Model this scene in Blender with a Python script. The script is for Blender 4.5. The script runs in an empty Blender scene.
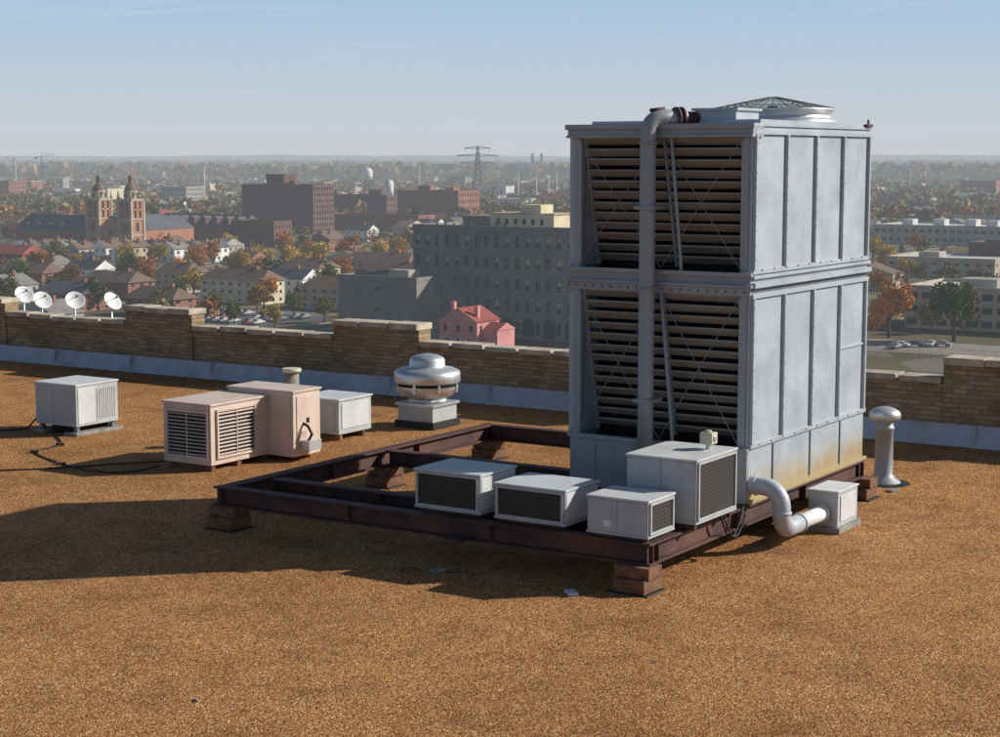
import bpy, math, random
import numpy as np
from mathutils import Vector, Matrix
random.seed(7); rng=np.random.default_rng(11)
TH=math.radians(57.34)
OX,OY=2.07,23.66
Ru=(.5397,.8419); Lv=(-.8419,.5397)
def W(u,v,z=0): return Vector((OX+Ru[0]*u+Lv[0]*v, OY+Ru[1]*u+Lv[1]*v, z))
CZ=-39.0
scn=bpy.context.scene
# ------------------------------------------------------------ materials
def newmat(name):
    m=bpy.data.materials.new(name); m.use_nodes=True
    nt=m.node_tree
    for n in list(nt.nodes): nt.nodes.remove(n)
    out=nt.nodes.new('ShaderNodeOutputMaterial')
    b=nt.nodes.new('ShaderNodeBsdfPrincipled')
    nt.links.new(b.outputs[0],out.inputs[0])
    try: m.cycles.emission_sampling='NONE'
    except Exception: pass
    return m,nt,b,out
def N(nt,t,**k):
    n=nt.nodes.new(t)
    for a,v in k.items(): setattr(n,a,v)
    return n
def noise(nt,vec,scale,detail=4,rough=.55,dist=0):
    n=N(nt,'ShaderNodeTexNoise'); n.inputs['Scale'].default_value=scale
    n.inputs['Detail'].default_value=detail; n.inputs['Roughness'].default_value=rough
    n.inputs['Distortion'].default_value=dist
    nt.links.new(vec,n.inputs['Vector']); return n
def ramp(nt,fac,stops,interp='LINEAR'):
    r=N(nt,'ShaderNodeValToRGB'); r.color_ramp.interpolation=interp
    e=r.color_ramp.elements
    while len(e)<len(stops): e.new(.5)
    for i,(p,c) in enumerate(stops):
        e[i].position=p; e[i].color=(c[0],c[1],c[2],1) if not isinstance(c,(int,float)) else (c,c,c,1)
    nt.links.new(fac,r.inputs[0]); return r
def mix(nt,fac,a,b,mode='MIX'):
    m=N(nt,'ShaderNodeMix',data_type='RGBA',blend_type=mode)
    for i,x in ((0,fac),(6,a),(7,b)):
        if isinstance(x,(int,float)): m.inputs[i].default_value=x
        elif isinstance(x,tuple): m.inputs[i].default_value=(x[0],x[1],x[2],1)
        else: nt.links.new(x,m.inputs[i])
    return m.outputs[2]
def mth(nt,op,a,b=None,c=None):
    n=N(nt,'ShaderNodeMath',operation=op)
    for i,x in enumerate((a,b,c)):
        if x is None: continue
        if isinstance(x,(int,float)): n.inputs[i].default_value=x
        else: nt.links.new(x,n.inputs[i])
    return n.outputs[0]
def bump(nt,b,h,strength,dist):
    n=N(nt,'ShaderNodeBump'); n.inputs['Strength'].default_value=strength; n.inputs['Distance'].default_value=dist
    nt.links.new(h,n.inputs['Height']); nt.links.new(n.outputs[0],b.inputs['Normal']); return n
HAZE_GLOW=(.44,.48,.52)
def paint_haze(nt,out,D=5200.):  # aerial haze painted into surfaces as glow, stronger with distance from the origin
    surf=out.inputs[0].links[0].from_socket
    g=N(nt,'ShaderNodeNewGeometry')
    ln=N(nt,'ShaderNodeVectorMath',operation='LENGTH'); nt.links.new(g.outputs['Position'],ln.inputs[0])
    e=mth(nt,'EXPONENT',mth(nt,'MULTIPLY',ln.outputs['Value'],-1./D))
    em=N(nt,'ShaderNodeEmission'); em.inputs[0].default_value=(*HAZE_GLOW,1); em.inputs[1].default_value=1.
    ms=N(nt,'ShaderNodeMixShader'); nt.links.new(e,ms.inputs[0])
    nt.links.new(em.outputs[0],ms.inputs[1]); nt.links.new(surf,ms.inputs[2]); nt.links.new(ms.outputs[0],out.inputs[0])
def simple(name,col,rough=.7,metal=0,var=.15,scale=3,hz=False,bmp=0,dirt=None,dirtamt=.5,dscale=1.2):
    m,nt,b,out=newmat(name)
    tc=N(nt,'ShaderNodeTexCoord'); v=tc.outputs['Object']
    n=noise(nt,v,scale,2 if hz else 5)
    lo=tuple(c*(1-var) for c in col); hi=tuple(min(1,c*(1+var)) for c in col)
    c=ramp(nt,n.outputs[0],[(.3,lo),(.7,hi)]).outputs[0]
    if dirt:
        n2=noise(nt,v,dscale,3 if hz else 6,.65,.4)
        f=ramp(nt,n2.outputs[0],[(.5,0),(.72,dirtamt)]).outputs[0]
        c=mix(nt,f,c,dirt)
    nt.links.new(c,b.inputs['Base Color'])
    b.inputs['Roughness'].default_value=rough; b.inputs['Metallic'].default_value=metal
    if bmp: bump(nt,b,n.outputs[0],bmp,.02)
    if hz: paint_haze(nt,out)
    return m
def paint(name,col,streak=(.25,.2,.15),amt=.45,rough=.5,metal=.15,zrust=None,mot=.12):
    """painted galvanised sheet: mottling + vertical run-down streaks + scratches"""
    m,nt,b,out=newmat(name)
    tc=N(nt,'ShaderNodeTexCoord'); v=tc.outputs['Object']
    n=noise(nt,v,1.6,5,.65,.3); c=ramp(nt,n.outputs[0],[(.3,tuple(x*(1-mot) for x in col)),(.5,col),(.7,tuple(min(1,x*(1+mot*.7)) for x in col))]).outputs[0]
    mp=N(nt,'ShaderNodeMapping'); mp.inputs['Scale'].default_value=(9,9,.5); nt.links.new(v,mp.inputs[0])
    s=noise(nt,mp.outputs[0],1.,5,.65); f=ramp(nt,s.outputs[0],[(.54,0),(.80,amt)]).outputs[0]
    c=mix(nt,f,c,streak)
    s3=noise(nt,v,28,3,.6); f3=ramp(nt,s3.outputs[0],[(.66,0),(.74,amt*.8)]).outputs[0]
    c=mix(nt,f3,c,tuple(x*.55 for x in streak))
    if zrust:
        sp=N(nt,'ShaderNodeSeparateXYZ'); nt.links.new(v,sp.inputs[0])
        mr=N(nt,'ShaderNodeMapRange'); nt.links.new(sp.outputs[2],mr.inputs[0])
        mr.inputs[1].default_value=zrust[0]; mr.inputs[2].default_value=zrust[1]; mr.inputs[3].default_value=1; mr.inputs[4].default_value=0
        nn=noise(nt,mp.outputs[0],.8,5,.7)
        ff=ramp(nt,mth(nt,'MULTIPLY',mr.outputs[0],nn.outputs[0]),[(.10,0),(.40,.85)]).outputs[0]
        c=mix(nt,ff,c,(.44,.32,.13))
    nt.links.new(c,b.inputs['Base Color'])
    r=ramp(nt,n.outputs[0],[(.2,rough-.1),(.8,rough+.15)]).outputs[0]; nt.links.new(r,b.inputs['Roughness'])
    b.inputs['Metallic'].default_value=metal
    bump(nt,b,noise(nt,v,1.7,2).outputs[0],.3,.04)
    return m
def gravel():
    m,nt,b,out=newmat('gravel_roofing')
    tc=N(nt,'ShaderNodeTexCoord'); v=tc.outputs['Object']
    vo=N(nt,'ShaderNodeTexVoronoi'); vo.inputs['Scale'].default_value=42; nt.links.new(v,vo.inputs['Vector'])
    vo2=N(nt,'ShaderNodeTexVoronoi'); vo2.inputs['Scale'].default_value=19; nt.links.new(v,vo2.inputs['Vector'])
    sp=N(nt,'ShaderNodeSeparateColor'); nt.links.new(vo.outputs['Color'],sp.inputs[0])
    stone=ramp(nt,sp.outputs[0],[(0,(.16,.066,.022)),(.35,(.35,.155,.051)),(.75,(.50,.25,.090)),(1,(.68,.45,.23))]).outputs[0]
    big=noise(nt,v,.16,5,.6,.3)
    tint=ramp(nt,big.outputs[0],[(.32,(.74,.68,.64)),(.5,(1,1,1)),(.72,(1.12,1.08,1.0))]).outputs[0]
    c=mix(nt,1.,stone,tint,'MULTIPLY')
    md=noise(nt,v,.9,5,.65,.5)
    t2=ramp(nt,md.outputs[0],[(.32,(.74,.69,.65)),(.5,(1,1,1)),(.75,(1.10,1.07,1))]).outputs[0]
    c=mix(nt,1.,c,t2,'MULTIPLY')
    dk=noise(nt,v,.42,6,.72,.8); f=ramp(nt,dk.outputs[0],[(.58,0),(.68,.45)]).outputs[0]
    c=mix(nt,f,c,(.11,.07,.048))
    dk2=noise(nt,v,2.6,4,.7,.5); f=ramp(nt,dk2.outputs[0],[(.64,0),(.72,.5)]).outputs[0]
    c=mix(nt,f,c,(.10,.06,.035))
    ms=noise(nt,v,.13,2); msf=ramp(nt,ms.outputs[0],[(.48,0),(.60,1)]).outputs[0]
    s2=N(nt,'ShaderNodeSeparateColor'); nt.links.new(vo2.outputs['Color'],s2.inputs[0])
    sf=ramp(nt,s2.outputs[1],[(.965,0),(.97,.75)]).outputs[0]
    dm=ramp(nt,vo2.outputs['Distance'],[(.32,1),(.42,0)]).outputs[0]
    c=mix(nt,mth(nt,'MULTIPLY',mth(nt,'MULTIPLY',msf,sf),dm),c,(.68,.60,.48))
    nt.links.new(c,b.inputs['Base Color']); b.inputs['Roughness'].default_value=.95
    b.inputs['Specular IOR Level'].default_value=.15
    h=mth(nt,'SUBTRACT',1.,vo.outputs['Distance'])
    n9=noise(nt,v,5,4,.65)
    bump(nt,b,mth(nt,'MULTIPLY_ADD',n9.outputs[0],.8,h),.6,.025)
    return m
def brickmat(name,c1,c2,mort):
    m,nt,b,out=newmat(name)
    tc=N(nt,'ShaderNodeTexCoord'); sp=N(nt,'ShaderNodeSeparateXYZ'); nt.links.new(tc.outputs['Object'],sp.inputs[0])
    ad=mth(nt,'ADD',sp.outputs[0],sp.outputs[1])
    cb=N(nt,'ShaderNodeCombineXYZ'); nt.links.new(ad,cb.inputs[0]); nt.links.new(sp.outputs[2],cb.inputs[1])
    br=N(nt,'ShaderNodeTexBrick'); nt.links.new(cb.outputs[0],br.inputs['Vector'])
    br.inputs['Color1'].default_value=(*c1,1); br.inputs['Color2'].default_value=(*c2,1); br.inputs['Mortar'].default_value=(*mort,1)
    br.inputs['Scale'].default_value=1; br.inputs['Brick Width'].default_value=.30; br.inputs['Row Height'].default_value=.10
    br.inputs['Mortar Size'].default_value=.012
    n=noise(nt,tc.outputs['Object'],.8,6,.65); t=ramp(nt,n.outputs[0],[(.3,(.6,.58,.56)),(.6,(1,1,1)),(.8,(1.15,1.12,1.05))]).outputs[0]
    c=mix(nt,1.,br.outputs[0],t,'MULTIPLY')
    nt.links.new(c,b.inputs['Base Color']); b.inputs['Roughness'].default_value=.9
    bump(nt,b,br.outputs['Fac'],-.4,.01)
    return m
MG=gravel()
M_brick=brickmat('tan_brick',(.46,.33,.19),(.28,.19,.10),(.20,.17,.13))
M_cop=simple('coping_stone',(.50,.43,.33),.9,var=.3,scale=2.5,dirt=(.15,.12,.09),dirtamt=.75,bmp=.4)
M_flash=simple('membrane_flashing',(.40,.45,.52),.6,var=.12,scale=2,dirt=(.2,.17,.14),dirtamt=.5)
M_twr=paint('tower_painted_steel',(.42,.475,.525),amt=.18,zrust=(.70,1.40),mot=.12)
M_twf=paint('tower_front_steel_shaded',(.33,.365,.39),amt=.25,mot=.14)  # tower steel again, with the front's shade darkened into its colour
M_twrd=paint('dark_steel_and_rib_shadow',(.16,.19,.22),amt=.3)  # dark steel for bolts, feet and lines; also the painted rib shadows
M_slat=paint('louver_slat',(.28,.26,.225),streak=(.10,.08,.06),amt=.6,metal=0)
M_dark=simple('dark_interior',(.010,.010,.011),.9)
M_pipe=paint('grey_pipe_paint',(.31,.34,.365),amt=.3)
M_galv=paint('galvanised',(.60,.62,.63),streak=(.35,.33,.30),amt=.35,rough=.38,metal=.6)
M_rod=simple('tie_rod_steel',(.22,.23,.24),.6)
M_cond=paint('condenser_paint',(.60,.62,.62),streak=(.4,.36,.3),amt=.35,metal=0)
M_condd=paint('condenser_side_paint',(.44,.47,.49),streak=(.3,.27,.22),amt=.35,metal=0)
M_coil=simple('coil_fins',(.040,.035,.028),.7,var=.6,scale=30)
M_grid=simple('coil_guard_wire',(.10,.10,.09),.5)
M_rust=simple('rusty_red_oxide_steel',(.075,.035,.030),.75,var=.4,scale=2.5,dirt=(.17,.07,.035),dirtamt=.8,bmp=.3)
M_wood=simple('weathered_timber',(.20,.095,.05),.9,var=.5,scale=5,bmp=.6,dirt=(.06,.035,.025),dirtamt=.8,dscale=4)
M_beige=paint('beige_paint',(.66,.53,.44),streak=(.3,.2,.13),amt=.35,metal=0)
M_beiged=simple('beige_louver',(.50,.38,.30),.6)
M_black=simple('black_rubber',(.015,.015,.015),.6)
M_white=simple('white_dish',(.80,.80,.78),.45,var=.05)
M_conc=simple('concrete_pad',(.30,.28,.25),.9,var=.3,scale=8,dirt=(.1,.09,.07))
M_yel=simple('cream_enamel',(.6,.56,.42),.5)
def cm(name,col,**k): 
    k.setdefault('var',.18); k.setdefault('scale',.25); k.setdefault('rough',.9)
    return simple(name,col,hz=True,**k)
C_brick=cm('city_red_brick',(.28,.125,.09)); C_brick2=cm('city_dark_brick',(.15,.08,.063)); C_orange=cm('city_orange_brick',(.40,.18,.10))
C_grey=cm('city_grey_limestone',(.25,.225,.20),dirt=(.13,.12,.11),dscale=.12); C_tan=cm('city_tan_stone',(.46,.38,.28)); C_cream=cm('city_cream',(.66,.57,.38))
C_white=cm('city_white',(.76,.74,.70)); C_pink=cm('city_pink_stucco',(.62,.27,.25)); C_conc=cm('city_concrete',(.38,.35,.31))
C_slate=cm('city_slate_roof',(.10,.105,.12)); C_brown=cm('city_brown_shingle',(.17,.11,.075)); C_redroof=cm('city_red_roof',(.30,.07,.05))
C_flat=cm('city_flat_roof',(.24,.22,.20),dirt=(.1,.09,.08),dscale=.1); C_pale=cm('city_pale_roof',(.58,.58,.57),dirt=(.3,.3,.3),dscale=.1)
C_glass=cm('city_window_glass',(.03,.035,.045),rough=.2); C_asph=cm('asphalt',(.065,.065,.065)); C_line=cm('road_paint',(.7,.7,.66)); C_kerb=cm('kerb_concrete',(.34,.33,.31))
C_trunk=cm('bark',(.09,.065,.045),scale=2); C_steel=cm('lattice_steel',(.12,.13,.14))
def foliage():
    m,nt,b,out=newmat('foliage')
    a=N(nt,'ShaderNodeAttribute',attribute_name='Col')
    oi=N(nt,'ShaderNodeObjectInfo')
    hs=N(nt,'ShaderNodeHueSaturation'); nt.links.new(a.outputs['Color'],hs.inputs['Color']); hs.inputs['Saturation'].default_value=1.0
    mr=N(nt,'ShaderNodeMapRange'); mr.inputs[3].default_value=.85; mr.inputs[4].default_value=1.3; nt.links.new(oi.outputs['Random'],mr.inputs[0]); nt.links.new(mr.outputs[0],hs.inputs['Value'])
    nt.links.new(hs.outputs[0],b.inputs['Base Color']); b.inputs['Roughness'].default_value=.85; b.inputs['Specular IOR Level'].default_value=.2
    paint_haze(nt,out); return m
M_leaf=foliage()
def groundmat():
    m,nt,b,out=newmat('city_ground')
    g=N(nt,'ShaderNodeNewGeometry'); v=g.outputs['Position']
    n=noise(nt,v,.012,5,.6,.5)
    c=ramp(nt,n.outputs[0],[(.3,(.08,.09,.035)),(.45,(.15,.135,.065)),(.55,(.20,.165,.10)),(.7,(.11,.105,.055))]).outputs[0]
    n2=noise(nt,v,.0011,5,.65,.3); c2=ramp(nt,n2.outputs[0],[(.35,(.06,.065,.035)),(.5,(.12,.10,.06)),(.62,(.24,.19,.11)),(.7,(.08,.075,.04))]).outputs[0]
    c=mix(nt,.6,c,c2)
    vo=N(nt,'ShaderNodeTexVoronoi',feature='F1'); vo.inputs['Scale'].default_value=.035; nt.links.new(v,vo.inputs['Vector'])
    sp=N(nt,'ShaderNodeSeparateColor'); nt.links.new(vo.outputs['Color'],sp.inputs[0])
    f=ramp(nt,sp.outputs[0],[(.78,0),(.8,.6)]).outputs[0]
    c=mix(nt,f,c,(.22,.21,.19))
    nt.links.new(c,b.inputs['Base Color']); b.inputs['Roughness'].default_value=1; b.inputs['Specular IOR Level'].default_value=0
    paint_haze(nt,out); return m
C_ground=groundmat()
# ------------------------------------------------------------ builder
class B:
    def __init__(s): s.v=[];s.f=[];s.m=[];s.s=[];s.mats=[]
    def mi(s,m):
        if m not in s.mats: s.mats.append(m)
        return s.mats.index(m)
    def face(s,idx,m,sm=False): s.f.append(idx); s.m.append(s.mi(m)); s.s.append(sm)
    def add(s,vs,fs,m,sm=False):
        o=len(s.v); s.v.extend([tuple(p) for p in vs])
        for f in fs: s.face([o+i for i in f],m,sm)
    def box(s,x0,x1,y0,y1,z0,z1,m,M=None):
        if x0>x1:x0,x1=x1,x0
        if y0>y1:y0,y1=y1,y0
        if z0>z1:z0,z1=z1,z0
        vs=[(x0,y0,z0),(x1,y0,z0),(x1,y1,z0),(x0,y1,z0),(x0,y0,z1),(x1,y0,z1),(x1,y1,z1),(x0,y1,z1)]
        if M: vs=[M@Vector(p) for p in vs]
        s.add(vs,[(0,3,2,1),(4,5,6,7),(0,1,5,4),(1,2,6,5),(2,3,7,6),(3,0,4,7)],m)
    def cyl(s,p0,p1,r0,m,r1=None,n=20,caps=True):
        r1=r0 if r1 is None else r1
        p0=Vector(p0);p1=Vector(p1);d=(p1-p0).normalized()
        a=Vector((0,0,1)) if abs(d.z)<.9 else Vector((1,0,0))
        x=d.cross(a).normalized();y=d.cross(x)
        vs=[]
        for p,r in((p0,r0),(p1,r1)):
            for i in range(n):
                t=2*math.pi*i/n; vs.append(p+x*math.cos(t)*r+y*math.sin(t)*r)
        s.add(vs,[(i,(i+1)%n,n+(i+1)%n,n+i) for i in range(n)],m,True)
        if caps:
            o=len(s.v)-2*n
            s.face([o+i for i in range(n)][::-1],m); s.face([o+n+i for i in range(n)],m)
    def tube(s,pts,r,m,n=16):
        pts=[Vector(p) for p in pts]; rings=[]
        up=None
        for i,p in enumerate(pts):
            a=(pts[i]-pts[i-1]).normalized() if i else (pts[1]-pts[0]).normalized()
            b=(pts[i+1]-pts[i]).normalized() if i<len(pts)-1 else a
            d=(a+b).normalized()
            if up is None:
                q=Vector((0,0,1)) if abs(d.z)<.9 else Vector((1,0,0)); up=d.cross(q).normalized()
            else: up=(up-d*up.dot(d)).normalized()
            y=d.cross(up)
            rings.append([p+(up*math.cos(2*math.pi*j/n)+y*math.sin(2*math.pi*j/n))*r for j in range(n)])
        vs=[q for rr in rings for q in rr]; fs=[]
        for i in range(len(pts)-1):
            for j in range(n): fs.append((i*n+j,i*n+(j+1)%n,(i+1)*n+(j+1)%n,(i+1)*n+j))
        s.add(vs,fs,m,True)
        o=len(s.v)-len(vs); s.face([o+j for j in range(n)][::-1],m); s.face([o+len(vs)-n+j for j in range(n)],m)
    def lathe(s,c,prof,m,n=32,sm=True):
        vs=[];fs=[]
        for r,z in prof:
            for j in range(n): t=2*math.pi*j/n; vs.append((c[0]+r*math.cos(t),c[1]+r*math.sin(t),c[2]+z))
        for i in range(len(prof)-1):
            for j in range(n): fs.append((i*n+j,i*n+(j+1)%n,(i+1)*n+(j+1)%n,(i+1)*n+j))
        s.add(vs,fs,m,sm)
    def gable(s,x0,x1,y0,y1,z0,h,m,wall,ov=.4,axis='x',hip=0):
        if axis=='x':
            ym=(y0+y1)/2
            vs=[(x0-ov,y0-ov,z0),(x1+ov,y0-ov,z0),(x1+ov,y1+ov,z0),(x0-ov,y1+ov,z0),(x0-ov+hip,ym,z0+h),(x1+ov-hip,ym,z0+h)]
        else:
            xm=(x0+x1)/2
            vs=[(x0-ov,y0-ov,z0),(x0-ov,y1+ov,z0),(x1+ov,y1+ov,z0),(x1+ov,y0-ov,z0),(xm,y0-ov+hip,z0+h),(xm,y1+ov-hip,z0+h)]
        s.add(vs,[(0,1,5,4),(2,3,4,5),(0,3,2,1)],m)
        s.add([vs[0],vs[3],vs[4]],[(0,1,2)],m if hip else wall); s.add([vs[1],vs[2],vs[5]],[(0,1,2)],m if hip else wall)
    def mesh(s,name,org=(0,0,0)):
        me=bpy.data.meshes.new(name)
        me.from_pydata([(p[0]-org[0],p[1]-org[1],p[2]-org[2]) for p in s.v],[],s.f)
        for m in s.mats: me.materials.append(m)
        me.polygons.foreach_set('material_index',s.m); me.polygons.foreach_set('use_smooth',s.s)
        me.update(); return me
    def roof(s,name,org,bevel=.008):
        me=s.mesh(name,org); o=bpy.data.objects.new(name,me); scn.collection.objects.link(o)
        o.location=W(*org); o.rotation_euler=(0,0,TH)
        if bevel:
            md=o.modifiers.new('bev','BEVEL'); md.width=bevel; md.segments=1; md.limit_method='ANGLE'; md.angle_limit=math.radians(50)
        return o
    def world(s,name,loc=(0,0,0),rot=0):
        me=s.mesh(name); o=bpy.data.objects.new(name,me); scn.collection.objects.link(o)
        o.location=loc; o.rotation_euler=(0,0,rot); return o
# ------------------------------------------------------------ our building
b=B(); b.box(-30,14.62,-40,60,-.3,0,MG); o=b.roof('gravel_roof',(0,0,0),0)
b=B(); b.box(-29.9,22,-39.9,59.9,CZ,-.32,M_brick); b.box(15.1,22,-39.9,59.9,-.31,-.02,M_conc); b.roof('host_building',(0,0,0),0)
b=B()
highs=[(36.7,39.3),(29.2,31.8),(21.8,24.3),(14.2,16.9),(6.7,9.3),(-1.9,.77),(-9.4,-6.8),(-17,-14.4)]
segs=[]; p=-30
for a,c in sorted(highs): segs+= [(p,a,1.30),(a,c,1.70)]; p=c
segs.append((p,50,1.30))
for a,c,z in segs:
    t=.0 if z<1.5 else .06
    b.box(14.6-t,15.02+t,a,c,-.1,z,M_brick)
    if z<1.5: b.box(14.57,14.6,a,c,z-.22,z-.001,M_brick)
    L=c-a; n=max(1,round(L/ .92)); w=L/n
    for i in range(n):
        j=random.uniform(-.016,.016); g=.012 if z>1.5 else .04
        M=Matrix.Translation((0,0,j))
        b.box(14.50-t+random.uniform(-.025,.025),15.10+t,a+i*w+g,a+(i+1)*w-g,z,z+(.13 if z>1.5 else .12)+random.uniform(0,.03),M_cop,M)
b.roof('brick_parapet_wall',(14.8,0,0),.012)
b=B()
b.add([(14.38,-30,.01),(14.38,50,.01),(14.48,50,.34),(14.48,-30,.34),(14.52,-30,.46),(14.52,50,.46)],[(0,1,2,3),(3,2,5,4)],M_flash)
for k in range(-30,50,3): b.box(14.39,14.50,k,k+.05,.0,.45,M_flash)
b.roof('base_flashing',(14.5,0,0),0)
# ------------------------------------------------------------ cooling tower
U0,U1,V0,V1=3.3,8.12,.06,3.20
b=B()
ZT=6.46
b.box(U0+.75,U1-.1,V0+.1,V1-.1,.75,6.3,M_dark)
b.box(U0,U1,V0,V0+.05,.70,ZT,M_twr); b.box(U0,U1,V1-.05,V1,.70,ZT,M_twr); b.box(U1-.05,U1,V0+.052,V1-.052,.70,ZT,M_twr)
b.box(U0+.1,U1-.053,V0+.053,V1-.053,.72,.80,M_dark)
for side,(ya,yb) in ((0,(V0-.055,V0)),(1,(V1,V1+.055))):
    for (z0,z1) in ((1.62,3.86),(4.30,6.34)):
        for i in range(5):
            u=U0+.07+i*(U1-U0-.14)/4
            b.box(u-.05,u+.01,ya,yb,z0,z1,M_twr); 
            if 0<i<4: b.box(u+.012,u+.075,ya+.03,yb-.0,z0,z1,M_twrd)  # dark strip paints in the shadow line beside each inner rib
        b.box(U0,U1,ya+.01,yb,z1,z1+.07,M_twr); b.box(U0,U1,ya+.01,yb,z0-.07,z0,M_twr)
    b.box(U0-.02,U1+.02,ya-.03,yb,4.02,4.10,M_twr); b.box(U0-.02,U1+.02,ya-.01,yb,4.16,4.21,M_twr)
    b.box(U0,U1,ya+.045,yb,3.94,4.015,M_twrd)
    b.box(U0-.02,U1+.02,ya-.02,yb,.70,.76,M_twr)
    for (u,w) in ((U0+.9,.03),(U0+2.4,.03),(U0+3.7,.03)): b.box(u,u+w,ya+.035,yb,.78,1.52,M_twrd)
    b.box(U0+3.6,U1-.08,ya+.03,yb,2.75,2.79,M_twr)
    for z in (1.7,4.4):
        for i in range(10): b.cyl((U0+.3+i*.46,ya+.02,z-.11),(U0+.3+i*.46,ya,z-.11),.018,M_twrd,n=8)
    for i in range(4):
        for k in range(9):
            u=U0+.045+i*(U1-U0-.14)/4
            b.cyl((u,ya+.004,1.8+k*.24),(u,ya-.008,1.8+k*.24),.010,M_twrd,n=6); b.cyl((u,ya+.004,4.45+k*.22),(u,ya-.008,4.45+k*.22),.010,M_twrd,n=6)
for v0,v1 in ((V0+.052,V0+.18),(V1-.18,V1-.052)):
    b.box(U0-.02,U0+.12,v0,v1,1.5,6.3,M_twf)
b.box(U0-.04,U0+.08,V0+.003,V1-.003,.70,1.50,M_twf)
b.box(U0-.09,U0+.02,V0-.02,V1+.02,1.50,1.56,M_twf)
for k in range(4): b.box(U0-.06,U0-.03,V0+.5+k*.72,V0+.53+k*.72,.74,1.49,M_twf)
b.box(U0-.05,U0+.10,V0-.01,V1+.01,3.90,4.24,M_twf)
b.box(U0-.13,U0-.05,V0-.06,V1+.03,4.20,4.26,M_twf); b.box(U0-.13,U0-.05,V0-.06,V1+.03,4.03,4.07,M_twf)
b.box(U0-.10,U0+.3,V0-.04,V1+.03,6.30,ZT,M_twf)
b.box(U0-.16,U0-.10,V0-.08,V1+.05,ZT-.03,ZT+.05,M_twf); b.box(U0-.14,U0-.10,V0-.05,V1+.04,6.30,6.34,M_twf)
for i in range(20): b.cyl((U0-.05,V0+.08+i*.155,3.96),(U0-.075,V0+.08+i*.155,3.96),.016,M_twrd,n=8)
vm=(V0+V1)/2-.05
for (z0,z1) in ((1.58,3.90),(4.28,6.30)):
    n=12 if z0>4 else 13
    sp=(z1-z0)/n
    for i in range(n):
        z=z1-sp*(i+.35); inn=.06+.50*(i/n)
        for (va,vb) in ((V0+.185,vm-.02),(vm+.02,V1-.185)):
            dz=random.uniform(-.010,.010)
            M=Matrix.Translation((U0+inn,0,z+dz))@Matrix.Rotation(math.radians(40+random.uniform(-4,4)),4,'Y')@Matrix.Rotation(random.uniform(-.004,.004),4,'X')
            b.box(-.080,.080,va,vb,-.007,.007,M_slat,M)
            M=Matrix.Translation((U0+inn-.066,0,z+.056+dz))
            b.box(-.010,.010,va,vb,-.015,.015,M_slat,M)
    for v in (V0+.21,vm,V1-.21):
        b.add([(U0+.02,v-.02,z1),(U0+.02,v+.02,z1),(U0+.50,v+.02,z0),(U0+.50,v-.02,z0),(U0+.10,v-.02,z1),(U0+.10,v+.02,z1),(U0+.58,v+.02,z0),(U0+.58,v-.02,z0)],
              [(0,1,2,3),(4,7,6,5),(0,3,7,4),(1,5,6,2)],M_twf)
    for (va,vb) in ((V0+.15,vm),(vm,V1-.15)):
        b.cyl((U0-.03,va,z0),(U0-.03,vb,z1),.008,M_rod,n=6); b.cyl((U0-.045,vb,z0),(U0-.045,va,z1),.008,M_rod,n=6)
    b.add([(U0+.05,V1-.20,z0),(U0+.60,V1-.20,z0),(U0+.12,V1-.20,z1)],[(0,1,2)],M_twf)
b.cyl((U0-.07,1.32,1.56),(U0-.07,1.55,3.9),.028,M_twf,n=8); b.cyl((U0-.07,1.20,4.26),(U0-.07,1.40,6.3),.028,M_twf,n=8)
b.box(U0-.09,U1+.03,V0-.03,V1+.03,ZT+.002,ZT+.05,M_twr)
D=ZT+.05
b.box(U0+.25,U1-.1,V0+.0,V0+.9,D,D+.06,M_twr)
fc=(6.45,1.15,D)
b.lathe(fc,[(1.05,.0),(1.05,.10),(1.02,.11),(.97,.14),(.95,.18),(1.0,.25),(1.02,.26),(1.02,.29),(.93,.29),(.90,.15),(.92,.0)],M_galv,48)
for r,z in ((1.02,.30),(.9,.325),(.77,.352),(.64,.38),(.5,.41),(.37,.435),(.24,.46),(.1,.485)):
    b.tube([(fc[0]+r*math.cos(t*math.pi/18),fc[1]+r*math.sin(t*math.pi/18),fc[2]+z) for t in range(37)],.006,M_grid,5)
for k in range(28):
    t=k*math.pi/14; b.cyl((fc[0]+math.cos(t)*1.02,fc[1]+math.sin(t)*1.02,fc[2]+.30),(fc[0]+math.cos(t)*.08,fc[1]+math.sin(t)*.08,fc[2]+.49),.007,M_grid,n=5)
b.cyl((fc[0],fc[1],6.4),(fc[0],fc[1],6.85),.09,M_dark)
for k in range(6):
    M=Matrix.Translation((fc[0],fc[1],6.66))@Matrix.Rotation(k*math.pi/3,4,'Z')@Matrix.Rotation(.35,4,'X'); b.box(.08,.88,-.1,.1,-.01,.01,M_galv,M)
b.box(3.62,4.45,.50,1.20,D,D+.20,M_twr); b.box(3.58,4.50,.46,1.24,D+.20,D+.24,M_twr)
b.box(3.4,4.6,1.9,2.9,D,D+.05,M_twr)
b.box(U1-.3,U1-.05,V0-.07,V0+.1,ZT+.05,ZT+.10,M_rust); b.cyl((U1-.1,V0,ZT+.1),(U1-.1,V0,ZT+.18),.02,M_rust,n=8)
b.roof('cooling_tower',(5.5,1.7,0),.006)
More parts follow.
